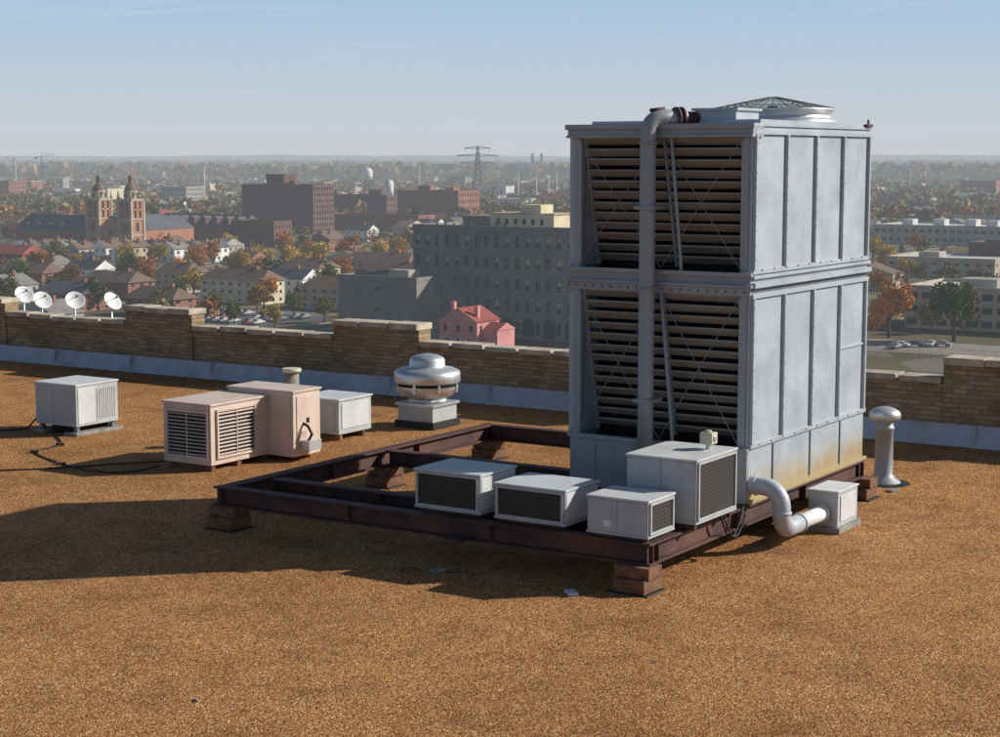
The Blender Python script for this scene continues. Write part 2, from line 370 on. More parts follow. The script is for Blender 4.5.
# riser pipe
b=B()
pu,pv,pr=3.0,1.68,.125
top=6.38
arc=[(pu,pv,.95),(pu,pv,2.5),(pu,pv,4.0),(pu,pv,top)]
for k in range(1,9):
    a=k*math.pi/16; q=.22*(1-math.cos(a)); arc.append((pu+q*.80,pv-q*.6,top+.22*math.sin(a)))
arc.append((pu+.50,pv-.375,top+.22))
b.tube(arc,pr,M_pipe,20)
zt=top+.22
b.cyl((pu,pv,6.2),(pu,pv,6.24),pr+.02,M_pipe); b.cyl((pu,pv,3.95),(pu,pv,4.0),pr+.02,M_pipe)
b.cyl((pu+.36,pv-.27,zt),(pu+.39,pv-.29,zt),.17,M_rust); b.cyl((pu+.43,pv-.32,zt),(pu+.46,pv-.34,zt),.17,M_rust)
b.cyl((pu+.50,pv-.38,zt),(pu+.70,pv-.52,zt-.0),.10,M_rust)
b.cyl((pu+.02,pv-.02,zt+.11),(pu+.22,pv-.16,zt+.14),.03,M_rust,n=8)
b.tube([(pu,pv,.95),(pu,pv,.80),(pu+.12,pv,.70),(pu+.3,pv,.66)],pr,M_pipe,20)
for z in (2.2,5.2): b.box(pu-.15,U0-.03,pv-.16,pv+.16,z,z+.05,M_pipe)
b.roof('riser_pipe',(pu,pv,0),0)
# ------------------------------------------------------------ steel frame
b=B()
def beam(ax,a0,a1,c,w=.22,z0=.38,z1=.69,m=M_rust):
    if ax=='v':
        b.box(c,c+w,a0,a1,z1-.03,z1,m); b.box(c,c+w,a0,a1,z0,z0+.03,m); b.box(c+w/2-.012,c+w/2+.012,a0,a1,z0+.03,z1-.03,m)
        k=a0+.05
        while k<a1: b.box(c+.01,c+w-.01,k,k+.012,z0+.03,z1-.03,m); k+=2.6
    else:
        b.box(a0,a1,c,c+w,z1-.03,z1,m); b.box(a0,a1,c,c+w,z0,z0+.03,m); b.box(a0,a1,c+w/2-.012,c+w/2+.012,z0+.03,z1-.03,m)
        k=a0+.05
        while k<a1: b.box(k,k+.012,c+.01,c+w-.01,z0+.03,z1-.03,m); k+=2.6
beam('v',0,8.0,0); beam('v',0,8.0,7.95)
beam('u',.23,7.94,0); beam('u',.23,7.94,7.76)
beam('v',.23,7.75,1.15,z0=.44,z1=.66); beam('v',.23,7.75,4.4,z0=.40,z1=.68); beam('u',1.38,7.94,3.1,z0=.42,z1=.67,w=.2)
beam('v',.23,3.1,3.2,z0=.42,z1=.675)
b.box(-.25,.22,3.0,3.3,.40,.44,M_rust)
b.roof('steel_support_frame',(0,0,0),.004)
def block(u,v,du,dv,z=.38):
    b=B()
    b.box(-du/2-.05,du/2+.05,-dv/2,dv/2,.02,.21,M_wood)
    b.box(-du/2+.03,du/2-.01,-dv/2-.03,dv/2+.02,.212,z-.003,M_wood)
    b.box(-du/2-.07,du/2+.07,-dv/2-.06,dv/2+.06,.0,.02,M_black)
    o=b.world('timber_support_block',W(u,v,0),TH+random.uniform(-.05,.05))
    md=o.modifiers.new('bev','BEVEL'); md.width=.016; md.segments=2
for u,v in ((.05,.22),(.15,7.8),(8.0,7.85),(8.1,.1),(4.5,7.85),(8.0,4)): block(u,v,.42,.50)
# ------------------------------------------------------------ condensers
def grille(b,face,a0,a1,z0,z1,pos,sgn):
    t=.03*sgn
    def bx(p0,p1,q0,q1,za,zb,m):
        if face=='u': b.box(p0,p1,q0,q1,za,zb,m)
        else: b.box(q0,q1,p0,p1,za,zb,m)
    bx(pos-t*.2,pos+t*.15,a0,a1,z0,z1,M_coil)
    f=.035
    bx(pos,pos+t,a0-f,a0,z0-f,z1+f,M_condd); bx(pos,pos+t,a1,a1+f,z0-f,z1+f,M_condd)
    bx(pos,pos+t*.95,a0,a1,z1,z1+f,M_condd); bx(pos,pos+t*.95,a0,a1,z0-f,z0,M_condd)
    n=int((z1-z0)/.05)
    for i in range(1,n): z=z0+i*(z1-z0)/n; bx(pos+t*.3,pos+t*.5,a0,a1,z-.0025,z+.0025,M_grid)
    n=int((a1-a0)/.06)
    for i in range(1,n): a=a0+i*(a1-a0)/n; bx(pos+t*.5,pos+t*.65,a-.0025,a+.0025,z0,z1,M_grid)
def condenser(u0,u1,v0,v1,z0,z1,fg,sg,zb):
    b=B()
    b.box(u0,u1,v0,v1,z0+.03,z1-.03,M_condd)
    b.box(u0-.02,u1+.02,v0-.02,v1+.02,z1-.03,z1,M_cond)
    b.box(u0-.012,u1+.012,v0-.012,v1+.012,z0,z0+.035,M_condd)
    if fg: grille(b,'u',v0+.06,v1-.06,z0+.07,z1-.07,u0,-1)
    else:
        b.box(u0-.012,u0,v0+.015,(v0+v1)/2-.01,z0+.05,z1-.045,M_condd); b.box(u0-.012,u0,(v0+v1)/2+.01,v1-.015,z0+.05,z1-.045,M_condd)
        b.box(u0-.016,u0-.012,(v0+v1)/2+.10,(v0+v1)/2+.22,z0+.12,z0+.20,M_white)
    if sg: grille(b,'v',u0+.07,u1-.07,z0+.08,z1-.08,v0,-1)
    else:
        b.box(u0+.03,u1-.03,v0-.01,v0,z0+.06,z1-.06,M_cond); b.box(u0+.3,u0+.5,v0-.02,v0-.01,z0+.2,z0+.35,M_cond)
    for x in (u0+.04,u1-.12):
        b.box(x,x+.08,v0+.04,v1-.04,zb,z0,M_rust)
    for k in range(5): b.cyl((u0-.016,v0+.04+k*(v1-v0-.08)/4,z1-.05),(u0-.022,v0+.04+k*(v1-v0-.08)/4,z1-.05),.01,M_twrd,n=6)
    return b.roof('condensing_unit',((u0+u1)/2,(v0+v1)/2,z0),.006)
condenser(.22,1.2,2.95,4.12,.74,1.34,True,False,.69)
condenser(.18,1.14,1.47,2.66,.74,1.27,True,False,.69)
condenser(.08,.86,.08,1.04,.74,1.28,False,True,.69)
condenser(1.12,2.45,-.14,.98,.78,1.72,False,True,.69)
b=B(); b.box(2.0,2.2,.05,.25,1.80,1.97,M_yel); b.cyl((2.1,.15,1.72),(2.1,.15,1.80),.04,M_galv); b.cyl((2.1,.03,1.88),(2.1,.05,1.88),.05,M_galv); b.cyl((2.1,.15,1.97),(2.1,.15,2.0),.05,M_yel)
b.roof('electrical_junction_box',(2.1,.15,1.72),.01)
b=B()
for k in range(2):
    pts=[]
    for i in range(13):
        t=i/12; pts.append((2.1+.8*t+.05*k,-.06-.04*k,.75-.42*math.sin(math.pi*t)*(1-.15*k)-.05*k))
    b.tube(pts,.016,M_black,6)
b.roof('flexible_conduit',(2.5,0,0),0)
# ------------------------------------------------------------ duct elbow + box
b=B()
pts=[(3.42,.06,.98),(3.42,-.16,.98)]
for k in range(1,8):
    a=k*math.pi/14; pts.append((3.42,-.16-.3*math.sin(a),.98-.3*(1-math.cos(a))))
pts.append((3.42,-.46,.60))
for k in range(1,8):
    a=k*math.pi/14; pts.append((3.42+.28*(1-math.cos(a)),-.46,.60-.28*math.sin(a)))
pts.append((4.1,-.46,.32))
M_lp=paint('pale_pipe_paint',(.44,.48,.52),amt=.3)
b.tube(pts,.14,M_lp,20)
b.cyl((4.1,-.46,.32),(5.1,-.46,.32),.12,M_white)
for p,q in (((3.42,-.02,.98),(3.42,-.05,.98)),((4.07,-.46,.32),(4.12,-.46,.32)),((3.42,-.46,.62),(3.42,-.46,.58)),((4.95,-.46,.32),(4.98,-.46,.32))): b.cyl(p,q,.158,M_lp)
b.box(5.05,5.9,-.72,-.22,.10,.66,M_condd); b.box(5.03,5.92,-.74,-.20,.66,.69,M_cond); b.box(5.0,5.95,-.77,-.17,0,.10,M_conc)
b.box(5.15,5.8,-.735,-.72,.18,.6,M_cond)
b.roof('pipe_elbow_and_valve_box',(4.5,-.46,0),.006)
# ------------------------------------------------------------ vent pipe
b=B()
b.lathe((0,0,0),[(.34,.0),(.30,.05),(.20,.12),(.18,.16),(.165,.18),(.165,1.0),(.18,1.01),(.18,1.06),(.16,1.07),(.16,1.2)],M_pipe)
b.lathe((0,0,1.22),[(.0,-.0),(.26,-.02),(.29,.0),(.29,.08),(.26,.13),(.18,.18),(.08,.21),(0,.22)],M_galv)
for k in range(4): b.cyl((.13*math.cos(k*1.57),.13*math.sin(k*1.57),1.1),(.2*math.cos(k*1.57),.2*math.sin(k*1.57),1.24),.012,M_galv,n=6)
b.lathe((0,0,0),[(.50,.004),(.42,.02),(.34,.03)],M_black,20)
b.world('vent_pipe',W(9.7,.24,0))
# ------------------------------------------------------------ mushroom fan
b=B()
b.box(-.53,.53,-.53,.53,0,.16,M_black); b.box(-.47,.47,-.47,.47,.16,.50,M_condd); b.box(-.52,.52,-.52,.52,.50,.56,M_galv); b.box(-.3,.3,-.3,.3,.56,.62,M_galv)
b.lathe((0,0,0),[(.30,.60),(.36,.62),(.56,.70),(.66,.80),(.70,.90),(.70,.96),(.66,1.0)],M_galv,48)
b.lathe((0,0,0),[(.66,1.0),(.73,1.0),(.745,1.02),(.745,1.20),(.72,1.25),(.60,1.31),(.42,1.34),(.40,1.36),(.40,1.48),(.37,1.54),(.25,1.60),(.1,1.63),(0,1.635)],M_galv,48)
for k in range(8):
    t=k*math.pi/4+.2; b.box(-.01,.01,-.03,.03,.8,1.02,M_galv,Matrix.Rotation(t,4,'Z')@Matrix.Translation((.715,0,0)))
b.lathe((0,0,0),[(.71,.93),(.715,.99)],M_dark,48)
b.world('mushroom_exhaust_fan',W(10.85,11.35,0),TH)
# ------------------------------------------------------------ beige rooftop unit
b=B()
def louv(face,a0,a1,z0,z1,pos,n=12):
    for i in range(n):
        z=z0+(i+.5)*(z1-z0)/n
        if face=='u':
            M=Matrix.Translation((pos-.012,0,z))@Matrix.Rotation(math.radians(-30),4,'Y'); b.box(-.022,.022,a0,a1,-.005,.005,M_beige,M)
        else:
            M=Matrix.Translation((0,pos-.012,z))@Matrix.Rotation(math.radians(30),4,'X'); b.box(a0,a1,-.022,.022,-.005,.005,M_beige,M)
    if face=='u': b.box(pos-.003,pos+.01,a0,a1,z0,z1,M_dark); b.box(pos-.036,pos-.02,(a0+a1)/2-.012,(a0+a1)/2+.012,z0,z1,M_beige)
    else: b.box(a0,a1,pos-.003,pos+.01,z0,z1,M_dark); b.box((a0+a1)/2-.012,(a0+a1)/2+.012,pos-.036,pos-.02,z0,z1,M_beige)
    for p,q,za,zb in ((a0-.05,a0,z0-.05,z1+.05),(a1,a1+.05,z0-.05,z1+.05)):
        if face=='u': b.box(pos-.04,pos,p,q,za,zb,M_beige)
        else: b.box(p,q,pos-.04,pos,za,zb,M_beige)
    for za,zb in ((z0-.05,z0),(z1,z1+.05)):
        if face=='u': b.box(pos-.038,pos,a0,a1,za,zb,M_beige)
        else: b.box(a0,a1,pos-.038,pos,za,zb,M_beige)
b.box(3.8,5.5,11.46,12.68,.12,1.27,M_beige); b.box(3.77,5.5,11.43,12.71,1.27,1.31,M_beige)
louv('u',11.55,12.55,.28,1.12,3.8); louv('v',4.0,5.05,.28,1.14,11.46)
b.box(5.5,6.35,10.83,12.5,.10,1.38,M_beige); b.box(5.47,6.38,10.80,12.53,1.38,1.42,M_beige)
b.box(5.485,5.5,10.9,11.4,.2,1.3,M_beige); b.box(5.6,6.25,10.815,10.83,.2,1.3,M_beige); b.box(5.9,5.98,10.80,10.815,.75,.85,M_dark)
b.box(5.62,5.9,10.80,10.815,.25,.6,M_beiged)
b.box(5.7,6.1,10.60,10.83,.22,.42,M_galv); b.tube([(5.8,10.7,.4),(5.8,10.6,.55),(5.8,10.7,.7),(5.8,10.83,.75)],.03,M_black,8)
for u in (3.85,4.6,5.4,6.1): b.box(u,u+.12,11.0 if u>5.4 else 11.5,12.6,0,.10,M_wood)
b.roof('beige_rooftop_air_conditioner',(5.,11.7,0),.01)
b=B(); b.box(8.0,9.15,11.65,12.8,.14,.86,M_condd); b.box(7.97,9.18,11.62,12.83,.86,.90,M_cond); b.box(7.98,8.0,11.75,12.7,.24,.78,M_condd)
for u in(8.1,8.9): b.box(u,u+.1,11.7,12.75,0,.14,M_wood)
b.box(8.1,9.05,11.635,11.65,.25,.80,M_cond)
b.roof('condensing_unit',(8.6,12.3,0),.01)
b=B(); b.cyl((0,0,0),(0,0,1.52),.15,M_conc); b.cyl((0,0,1.52),(0,0,1.60),.20,M_yel); b.lathe((0,0,0),[(.3,.0),(.2,.15)],M_black,20)
b.world('short_flue_pipe',W(7.3,12.33,0))
# ------------------------------------------------------------ left white unit
b=B()
u0,u1,v0,v1,z0,z1=5.5,6.75,16.85,18.1,.20,1.08
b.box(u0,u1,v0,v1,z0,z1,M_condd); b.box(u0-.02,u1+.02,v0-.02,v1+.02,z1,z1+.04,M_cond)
b.box(u0+.05,u0+.55,v0-.012,v0,z0+.05,z1-.05,M_cond)
for i in range(9): b.box(u0+.62+i*.065,u0+.65+i*.065,v0-.014,v0,z0+.12,z1-.1,M_cond)
b.box(u0-.012,u0,v0+.7,v1-.05,z0+.05,z1-.05,M_condd)
for i in range(12): b.box(u0-.014,u0,v0+.08,v0+.62,z0+.12+i*.058,z0+.145+i*.058,M_condd)
for (x,y) in ((u0+.1,v0+.1),(u1-.1,v0+.1),(u0+.1,v1-.1),(u1-.1,v1-.1)): b.box(x-.05,x+.05,y-.05,y+.05,.06,z0,M_twrd)
b.box(u0-.05,u1+.1,v0-.05,v0+.35,0,.07,M_conc); b.box(u0-.05,u1+.1,v1-.3,v1+.05,0,.07,M_conc)
b.box(u0+.1,u1-.1,v0+.2,v1-.4,.07,z0,M_dark)
b.tube([(u0+.3,v1,.5),(u0+.2,v1+.15,.3),(u0,v1+.3,.04),(u0-.4,v1+.6,.03),(u0-.5,v1+1.4,.03)],.02,M_black,8)
b.roof('white_condensing_unit',((u0+u1)/2,(v0+v1)/2,0),.01)
def cable(pts):
    b=B(); b.tube(pts,.016,M_black,6); b.world('roof_cable')
def smooth(P,n=8):
    out=[]
    for i in range(len(P)-1):
        p0=P[max(0,i-1)];p1=P[i];p2=P[i+1];p3=P[min(len(P)-1,i+2)]
        for k in range(n):
            t=k/n; out.append(tuple(.5*((2*p1[j])+(-p0[j]+p2[j])*t+(2*p0[j]-5*p1[j]+4*p2[j]-p3[j])*t*t+(-p0[j]+3*p1[j]-3*p2[j]+p3[j])*t**3) for j in range(3)))
    out.append(P[-1]); return out
cable(smooth([(-9.7,37.6,.02),(-9.2,36.2,.02),(-9.5,35.3,.02),(-8.6,33.9,.02),(-7.8,33.1,.02),(-7.1,33.0,.02),(-6.6,33.5,.05)]))
cable(smooth([(-13,33.4,.02),(-11,33.0,.02),(-9,33.3,.02),(-7.5,33.9,.02),(-6.6,34.0,.05)]))
b=B()
for x,y in ((-9.5,35.3),(-8.6,33.9),(-7.8,33.1),(-11.,33.0),(-9.2,36.2)): b.box(x-.09,x+.09,y-.06,y+.06,0,.06,M_wood)
b.world('cable_support_blocks')
b=B()
for (u,v,c,s) in ((-.6,.9,M_cond,.12),(-.5,3.2,M_conc,.12),(-.7,3.6,M_wood,.12),(-.4,3.0,M_wood,.09),(9.1,.3,M_wood,.12),(9.0,-.2,M_conc,.12),(-7,2,M_black,.04)):
    b.box(-s,s,-s*.6,s*.6,0,s*.35,c,Matrix.Translation((u,v,0))@Matrix.Rotation(random.random()*3,4,'Z'))
b.roof('roof_debris',(0,0,0),.01)
def dish(u,v,z,az):
    R_=.30
    b=B(); prof=[(R_*t,.09*t*t) for t in (0,.25,.5,.75,1)]+[(R_+.005,.09),(R_*.75,.04)]
    bb=B(); bb.lathe((0,0,0),prof,M_white,28); bb.cyl((0,-.28,.02),(0,0,.30),.012,M_grid,n=6); bb.cyl((0,0,.28),(0,0,.36),.035,M_grid,n=10)
    M=Matrix.Translation((0,0,z))@Matrix.Rotation(az,4,'Z')@Matrix.Rotation(math.radians(55),4,'Y')
    b.v=[tuple(M@Vector(p)) for p in bb.v]; b.f=bb.f;b.m=bb.m;b.s=bb.s;b.mats=bb.mats
    b.cyl((0,0,0),(0,0,z-.02),.03,M_galv); b.box(-.25,.25,-.25,.25,-.02,.05,M_conc)
    b.world('satellite_dish',W(u,v,0))
dish(17,31.1,1.68,math.radians(-55)); dish(17,30.3,1.54,math.radians(-50)); dish(17,28.86,1.60,math.radians(-62)); dish(17,27.3,1.64,math.radians(-35))
# ------------------------------------------------------------ CITY
ROT=TH-math.pi/2
def PX(px,zc): return (px-500)/1750.*zc
def facade_block(b,x0,x1,y0,y1,z0,z1,nf,ncx,ncy,wall,t=.35,ww=.5,wh=.55,roofm=None,par=.9):
    b.box(x0+t,x1-t,y0+t,y1-t,z0,z1-.1,C_glass)
    fh=(z1-z0)/nf
    def run(a0,a1,nc,put):
        bay=(a1-a0)/nc; pw=bay*(1-ww)
        for i in range(nc+1):
            c=a0+i*bay; put(max(a0,c-pw/2),min(a1,c+pw/2),z0,z1,0)
        for j in range(nf+1):
            c=z0+j*fh; h=fh*(1-wh)
            put(a0+.01,a1-.01,max(z0,c-h*.5),min(z1-.01,c+h*.5),.04)
    run(x0,x1,ncx,lambda a,c,p,q,o:b.box(a,c,y0+o,y0+t,p,q,wall))
    run(x0,x1,ncx,lambda a,c,p,q,o:b.box(a,c,y1-t,y1-o,p,q,wall))
    run(y0+t+.01,y1-t-.01,ncy,lambda a,c,p,q,o:b.box(x0+o,x0+t,a,c,p,q,wall))
    run(y0+t+.01,y1-t-.01,ncy,lambda a,c,p,q,o:b.box(x1-t,x1-o,a,c,p,q,wall))
    rm=roofm or C_flat
    b.box(x0+t,x1-t,y0+t,y1-t,z1-.08,z1+.05,rm)
    e=.12
    if par:
        b.box(x0-e,x1+e,y0-e,y0+t,z1-.2,z1+par,wall); b.box(x0-e,x1+e,y1-t,y1+e,z1-.2,z1+par,wall)
        b.box(x0-e,x0+t,y0+t+.01,y1-t-.01,z1-.2,z1+par-.02,wall); b.box(x1-t,x1+e,y0+t+.01,y1-t-.01,z1-.2,z1+par-.02,wall)
excl=[]
def place(b,name,px,zc,w=0,rot=ROT,r=None,dz=0):
    X=PX(px,zc); Y=zc*.993
    excl.append((X,Y,r or 20)); return b.world(name,(X,Y,CZ+dz),rot)
b=B()
b_w0,b_w1=-46.5,26
facade_block(b,b_w0,b_w1,0,34,0,26.6,5,24,11,C_grey,t=.6,ww=.42,wh=.55,par=1.3)
for z in (5.6,21.6): b.box(b_w0-.35,b_w1+.35,-.35,34.35,z,z+.5,C_grey)
b.box(b_w0-.5,b_w1+.5,-.5,.1,26.3,26.9,C_grey); b.box(b_w0-.5,b_w0+.1,.11,34.5,26.3,26.9,C_grey)
for k in range(12):
    x=b_w0+2.9+k*6.04; b.box(x-.35,x+.55,-.22,-.01,6.2,21.5,C_grey)
for i in range(24):
    x=b_w0+(i+.5)*72.5/24
    b.box(x-.06,x+.06,.35,.5,6,26,C_conc)
    for j in range(1,5):
        b.box(x-.75,x+.75,-.12,.03,j*5.32+1.05,j*5.32+1.22,C_tan); b.box(x-.7,x+.7,.38,.5,j*5.32+2.6,j*5.32+2.72,C_conc)
        if random.random()<.5: b.box(x-.68,x+.68,.5,.56,j*5.32+random.uniform(2.3,3.2),j*5.32+3.9,C_cream)
for k in range(11):
    x=b_w0+4+k*6.2; b.cyl((x,-.15,3.4),(x,.05,3.4),1.7,C_glass,n=20); b.box(x-1.7,x+1.7,-.14,.04,.5,3.4,C_glass)
b.box(-28,-9,8,20,26.7,30.6,C_cream); b.box(-28.3,-8.7,7.7,20.3,30.6,30.9,C_tan); b.box(-20,-14,10,16,30.9,33,C_cream)
b.box(-37,-29,9,19,26.7,30.0,C_grey); b.box(2,10,10,18,26.7,29.5,C_grey)
for k in range(9): b.cyl((-43+k*2.6,6,26.6),(-43+k*2.6,6,27.9+random.random()*.6),.35,C_steel,n=8)
for k in range(6): b.box(-26+k*2.6,-25+k*2.6,7.95,8.0,28,29.5,C_glass)
place(b,'limestone_office_building',568,430,r=45)
b=B(); facade_block(b,-24,0,0,22,0,15.2,3,1,1,C_grey,ww=.06,wh=.1,par=.7); b.box(-12,-6,5,10,15.2,17.2,C_conc)
place(b,'low_stone_annex',417,428,r=24)
b=B(); facade_block(b,-5,5,0,9,0,9.2,3,3,3,C_pink,t=.2,ww=.3,wh=.45,par=0); b.gable(-5,5,0,9,9.2,3.0,C_redroof,C_pink,axis='y',ov=.3)
b.box(5,9,2,9,0,7.4,C_pink); b.gable(5.4,9,2,9,7.4,1.6,C_redroof,C_pink,axis='x',ov=.2)
b.box(-4,-3,3,4,9.5,13.2,C_pink); b.box(3,3.9,2,3,9.5,12.6,C_pink)
for x in (-2.8,0,2.8): b.box(x-.6,x+.6,-.06,0.0,4.0,5.6,C_white); b.box(x-.45,x+.45,-.1,-.06,4.1,5.5,C_glass)
place(b,'pink_stucco_house',458,385,r=12)
b=B()
def tower(cx,cy):
    w=3.9
    b.box(cx-w,cx+w,cy-w,cy+w,0,14,C_orange)
    for (x,y) in ((-w,-w),(w,-w),(-w,w),(w,w)): b.box(cx+x-.5,cx+x+.5,cy+y-.5,cy+y+.5,0,23,C_tan)
    for z in (7,14,18): b.box(cx-w-.3,cx+w+.3,cy-w-.3,cy+w+.3,z,z+.6,C_tan)
    b.box(cx-w+.6,cx+w-.6,cy-w+.6,cy+w-.6,14,22,C_glass)
    for s0 in(-1,1):
        for a in (-w,-.9,w-1.8): 
            b.box(cx+a,cx+a+1.8,cy+s0*w-.3,cy+s0*w+.3,14.7,22,C_orange); b.box(cx+s0*w-.3,cx+s0*w+.3,cy+a,cy+a+1.8,14.7,22,C_orange)
    b.box(cx-w-.5,cx+w+.5,cy-w-.5,cy+w+.5,22,23,C_tan)
    for (x,y) in ((-w,-w),(w,-w),(-w,w),(w,w)): b.cyl((cx+x,cy+y,23),(cx+x,cy+y,26.5),.7,C_tan,r1=.1,n=8)
    b.lathe((cx,cy,23),[(3.0,0),(3.0,2.6),(3.3,2.7),(3.3,3.1),(3.0,3.4)],C_tan,12)
    b.lathe((cx,cy,23),[(3.0,3.4),(2.7,4.6),(1.9,5.8),(1.1,6.4),(1.0,6.6),(1.0,8.6),(1.2,8.8),(.8,9.6),(.2,10.4),(.1,12),(0,12)],C_brown,12)
    for k in range(6):
        t=k*math.pi/3; b.box(-.5,.5,-.1,.1,.4,2.2,C_glass,Matrix.Translation((cx,cy,23))@Matrix.Rotation(t,4,'Z')@Matrix.Translation((0,-3.0,0)))
    for z in (2.5,9): b.box(cx-.9,cx+.9,cy-w-.05,cy-w+.1,z,z+3.6,C_glass); b.box(cx+w-.1,cx+w+.05,cy-.9,cy+.9,z,z+3.6,C_glass)
tower(-10,0); tower(10,0)
b.box(-6.0,6.0,-3,30,0,11,C_orange); b.gable(-6.0,6.0,-3,30,11,4.5,C_slate,C_orange,axis='y',ov=.1)
b.box(-9,9,4.8,42,0,9,C_orange); b.gable(-9,9,4.8,42,9,5.5,C_slate,C_orange,axis='y',ov=.3)
b.cyl((0,-3.2,8),(0,-2.9,8),2.4,C_tan,n=24); b.cyl((0,-3.3,8),(0,-3.15,8),1.8,C_glass,n=24)
for x in (-2.6,0,2.6): b.box(x-.8,x+.8,-3.15,-2.95,0,4.2,C_glass)
o=place(b,'twin_tower_brick_church',119,850,r=35); o.scale=(1.06,1.06,1.1)
b=B(); facade_block(b,-30,14,0,16,0,9,2,14,5,C_brick,t=.3,ww=.35,wh=.5,par=0); b.gable(-30,14,0,16,9,8,C_slate,C_brick,axis='x',ov=.6,hip=3)
for k in range(5): b.box(-25+k*8,-23+k*8,2,5,9.5,13,C_brick)
place(b,'slate_roofed_brick_hall',62,860,r=35)
b=B(); facade_block(b,-36,30,0,15,0,9,2,22,5,C_brick,t=.3,ww=.35,wh=.5,par=0); b.gable(-36,30,0,15,9,6,C_slate,C_brick,axis='x',ov=.6,hip=3)
for k in range(8): b.box(-32+k*8,-29.5+k*8,0,5,9.5,13.,C_brick2); b.gable(-32+k*8,-29.5+k*8,-.3,5,13,1.2,C_slate,C_brick,axis='y',ov=.2)
place(b,'long_brick_school',205,935,r=45)
b=B(); facade_block(b,-14,14,0,14,0,12,3,9,5,C_brick2,t=.3,ww=.35,wh=.5); place(b,'brick_apartment_block',255,900,r=18)
b=B(); facade_block(b,-38,17,0,20,0,28,8,20,8,C_brick2,t=.4,ww=.45,wh=.5); facade_block(b,-22,-8,4,16,28,34,2,5,4,C_brick2,t=.4,ww=.3,wh=.4); b.box(-6,-2,6,12,28,31,C_brick2)
place(b,'dark_brick_high_rise',293,1050,r=45)
b=B(); facade_block(b,-38,25,0,24,0,17.5,4,20,8,C_brick2,t=.4,ww=.4,wh=.45); b.box(-30,-24,6,12,17.5,21,C_brick2); b.box(5,14,6,14,17.5,22,C_brick2); b.cyl((20,10,17),(20,10,27),3,C_white,n=16); b.lathe((20,10,27),[(3,0),(2.2,1.4),(0,2)],C_white,16)
place(b,'brick_warehouse',360,1260,r=45)
b=B(); facade_block(b,-28,22,0,26,0,22,5,14,8,C_brick,t=.4,ww=.4,wh=.45); b.box(-15,-5,6,12,22,26,C_brick); b.box(8,14,6,14,22,25,C_brick)
place(b,'red_brick_warehouse',432,1190,r=45)
b=B(); facade_block(b,-40,30,0,18,0,9,2,20,6,C_brick,t=.4,ww=.4,wh=.4); place(b,'brick_warehouse',380,1090,r=40)
b=B(); facade_block(b,-22,10,0,24,0,17,4,9,7,C_conc,t=.4,ww=.5,wh=.4); place(b,'concrete_office_block',182,1650,r=35)
b=B(); facade_block(b,-22,10,0,24,0,20,5,9,7,C_brick,t=.4,ww=.3,wh=.4); place(b,'red_brick_warehouse',8,1800,r=35)
def apt(px,zc,w,d,h,wall,roof,rot=ROT,nf=3,axis='x',rh=3.2,hip=2.5,name='cream_apartment_house'):
    b=B(); facade_block(b,-w/2,w/2,0,d,0,h,nf,max(2,int(w/3.2)),max(2,int(d/3.4)),wall,t=.2,ww=.32,wh=.42,par=0); b.gable(-w/2,w/2,0,d,h,rh,roof,wall,axis=axis,ov=.6,hip=hip)
    b.box(w*.2,w*.2+1,d*.5,d*.5+1,h+rh*.5,h+rh+1,C_brick)
    b.box(-.6,.6,-.12,-.0,0,2.2,C_white)
    for k in range(int(w/6)): b.box(-w/2+2+k*6,-w/2+4.2+k*6,-.9,-.02,h/nf-.1,h/nf+.05,C_white)
    return place(b,name,px,zc,rot=rot,r=max(w,d)*.7)
apt(232,545,25,11,7.2,C_cream,C_brown); apt(300,600,17,12,7.5,C_cream,C_brown); apt(172,590,14,11,6.5,C_tan,C_brown); apt(375,650,30,12,6.8,C_tan,C_brown); apt(385,585,26,11,7,C_tan,C_brown)
apt(330,520,22,12,6.5,C_tan,C_brown)
apt(20,600,24,12,6,C_brick,C_brown,name='brick_apartment_house'); apt(105,560,22,12,5.6,C_brick,C_brown,name='brick_apartment_house'); apt(60,520,20,12,5.0,C_brick,C_slate,name='brick_apartment_house')
apt(150,500,18,10,5,C_brick,C_brown,name='brick_apartment_house'); apt(5,700,24,14,7,C_brick,C_redroof,name='brick_apartment_house')
random.seed(5)
for i in range(15):
    px=22+i*13.5; apt(px,765+random.uniform(-8,8)-.1*i,7.5,9,5.5+random.random(),random.choice([C_white,C_tan,C_cream,C_conc]),random.choice([C_brown,C_slate,C_flat]),nf=2,axis='y',hip=0,rh=2.8,name='row_house')
b=B(); facade_block(b,-62,60,0,45,0,9,2,30,9,C_conc,t=.5,ww=.6,wh=.4,roofm=C_pale)
for k in range(7): b.box(-50+k*15,-44+k*15,10+(k%3)*6,18+(k%3)*6,9,12.5,C_pale)
place(b,'pale_roofed_warehouse',985,900,r=70)
b=B(); facade_block(b,-30,12,0,40,0,6.5,2,10,9,C_tan,t=.3,ww=.4,wh=.35,roofm=C_pale); b.box(-20,-12,8,16,6.5,9,C_conc); place(b,'tan_commercial_building',960,660,r=32)
b=B(); facade_block(b,-8,30,0,20,0,11,3,9,5,C_brick2,t=.5,ww=.7,wh=.45); place(b,'parking_garage',985,690,r=25)
b=B(); facade_block(b,-22,34,0,30,0,10.5,3,14,8,C_tan,t=.5,ww=.75,wh=.5,roofm=C_pale); b.box(-10,0,8,16,10.5,13,C_conc); b.box(10,16,8,16,10.5,12.5,C_conc); place(b,'office_building',985,455,r=35)
b=B(); facade_block(b,-40,45,0,20,0,6,1,16,5,C_conc,t=.4,ww=.3,wh=.4,roofm=C_flat); place(b,'freight_depot',960,1150,r=50)
b=B(); facade_block(b,-60,55,0,28,0,6,1,20,5,C_brick2,t=.4,ww=.3,wh=.4,roofm=C_flat); place(b,'freight_depot',930,1400,r=70)
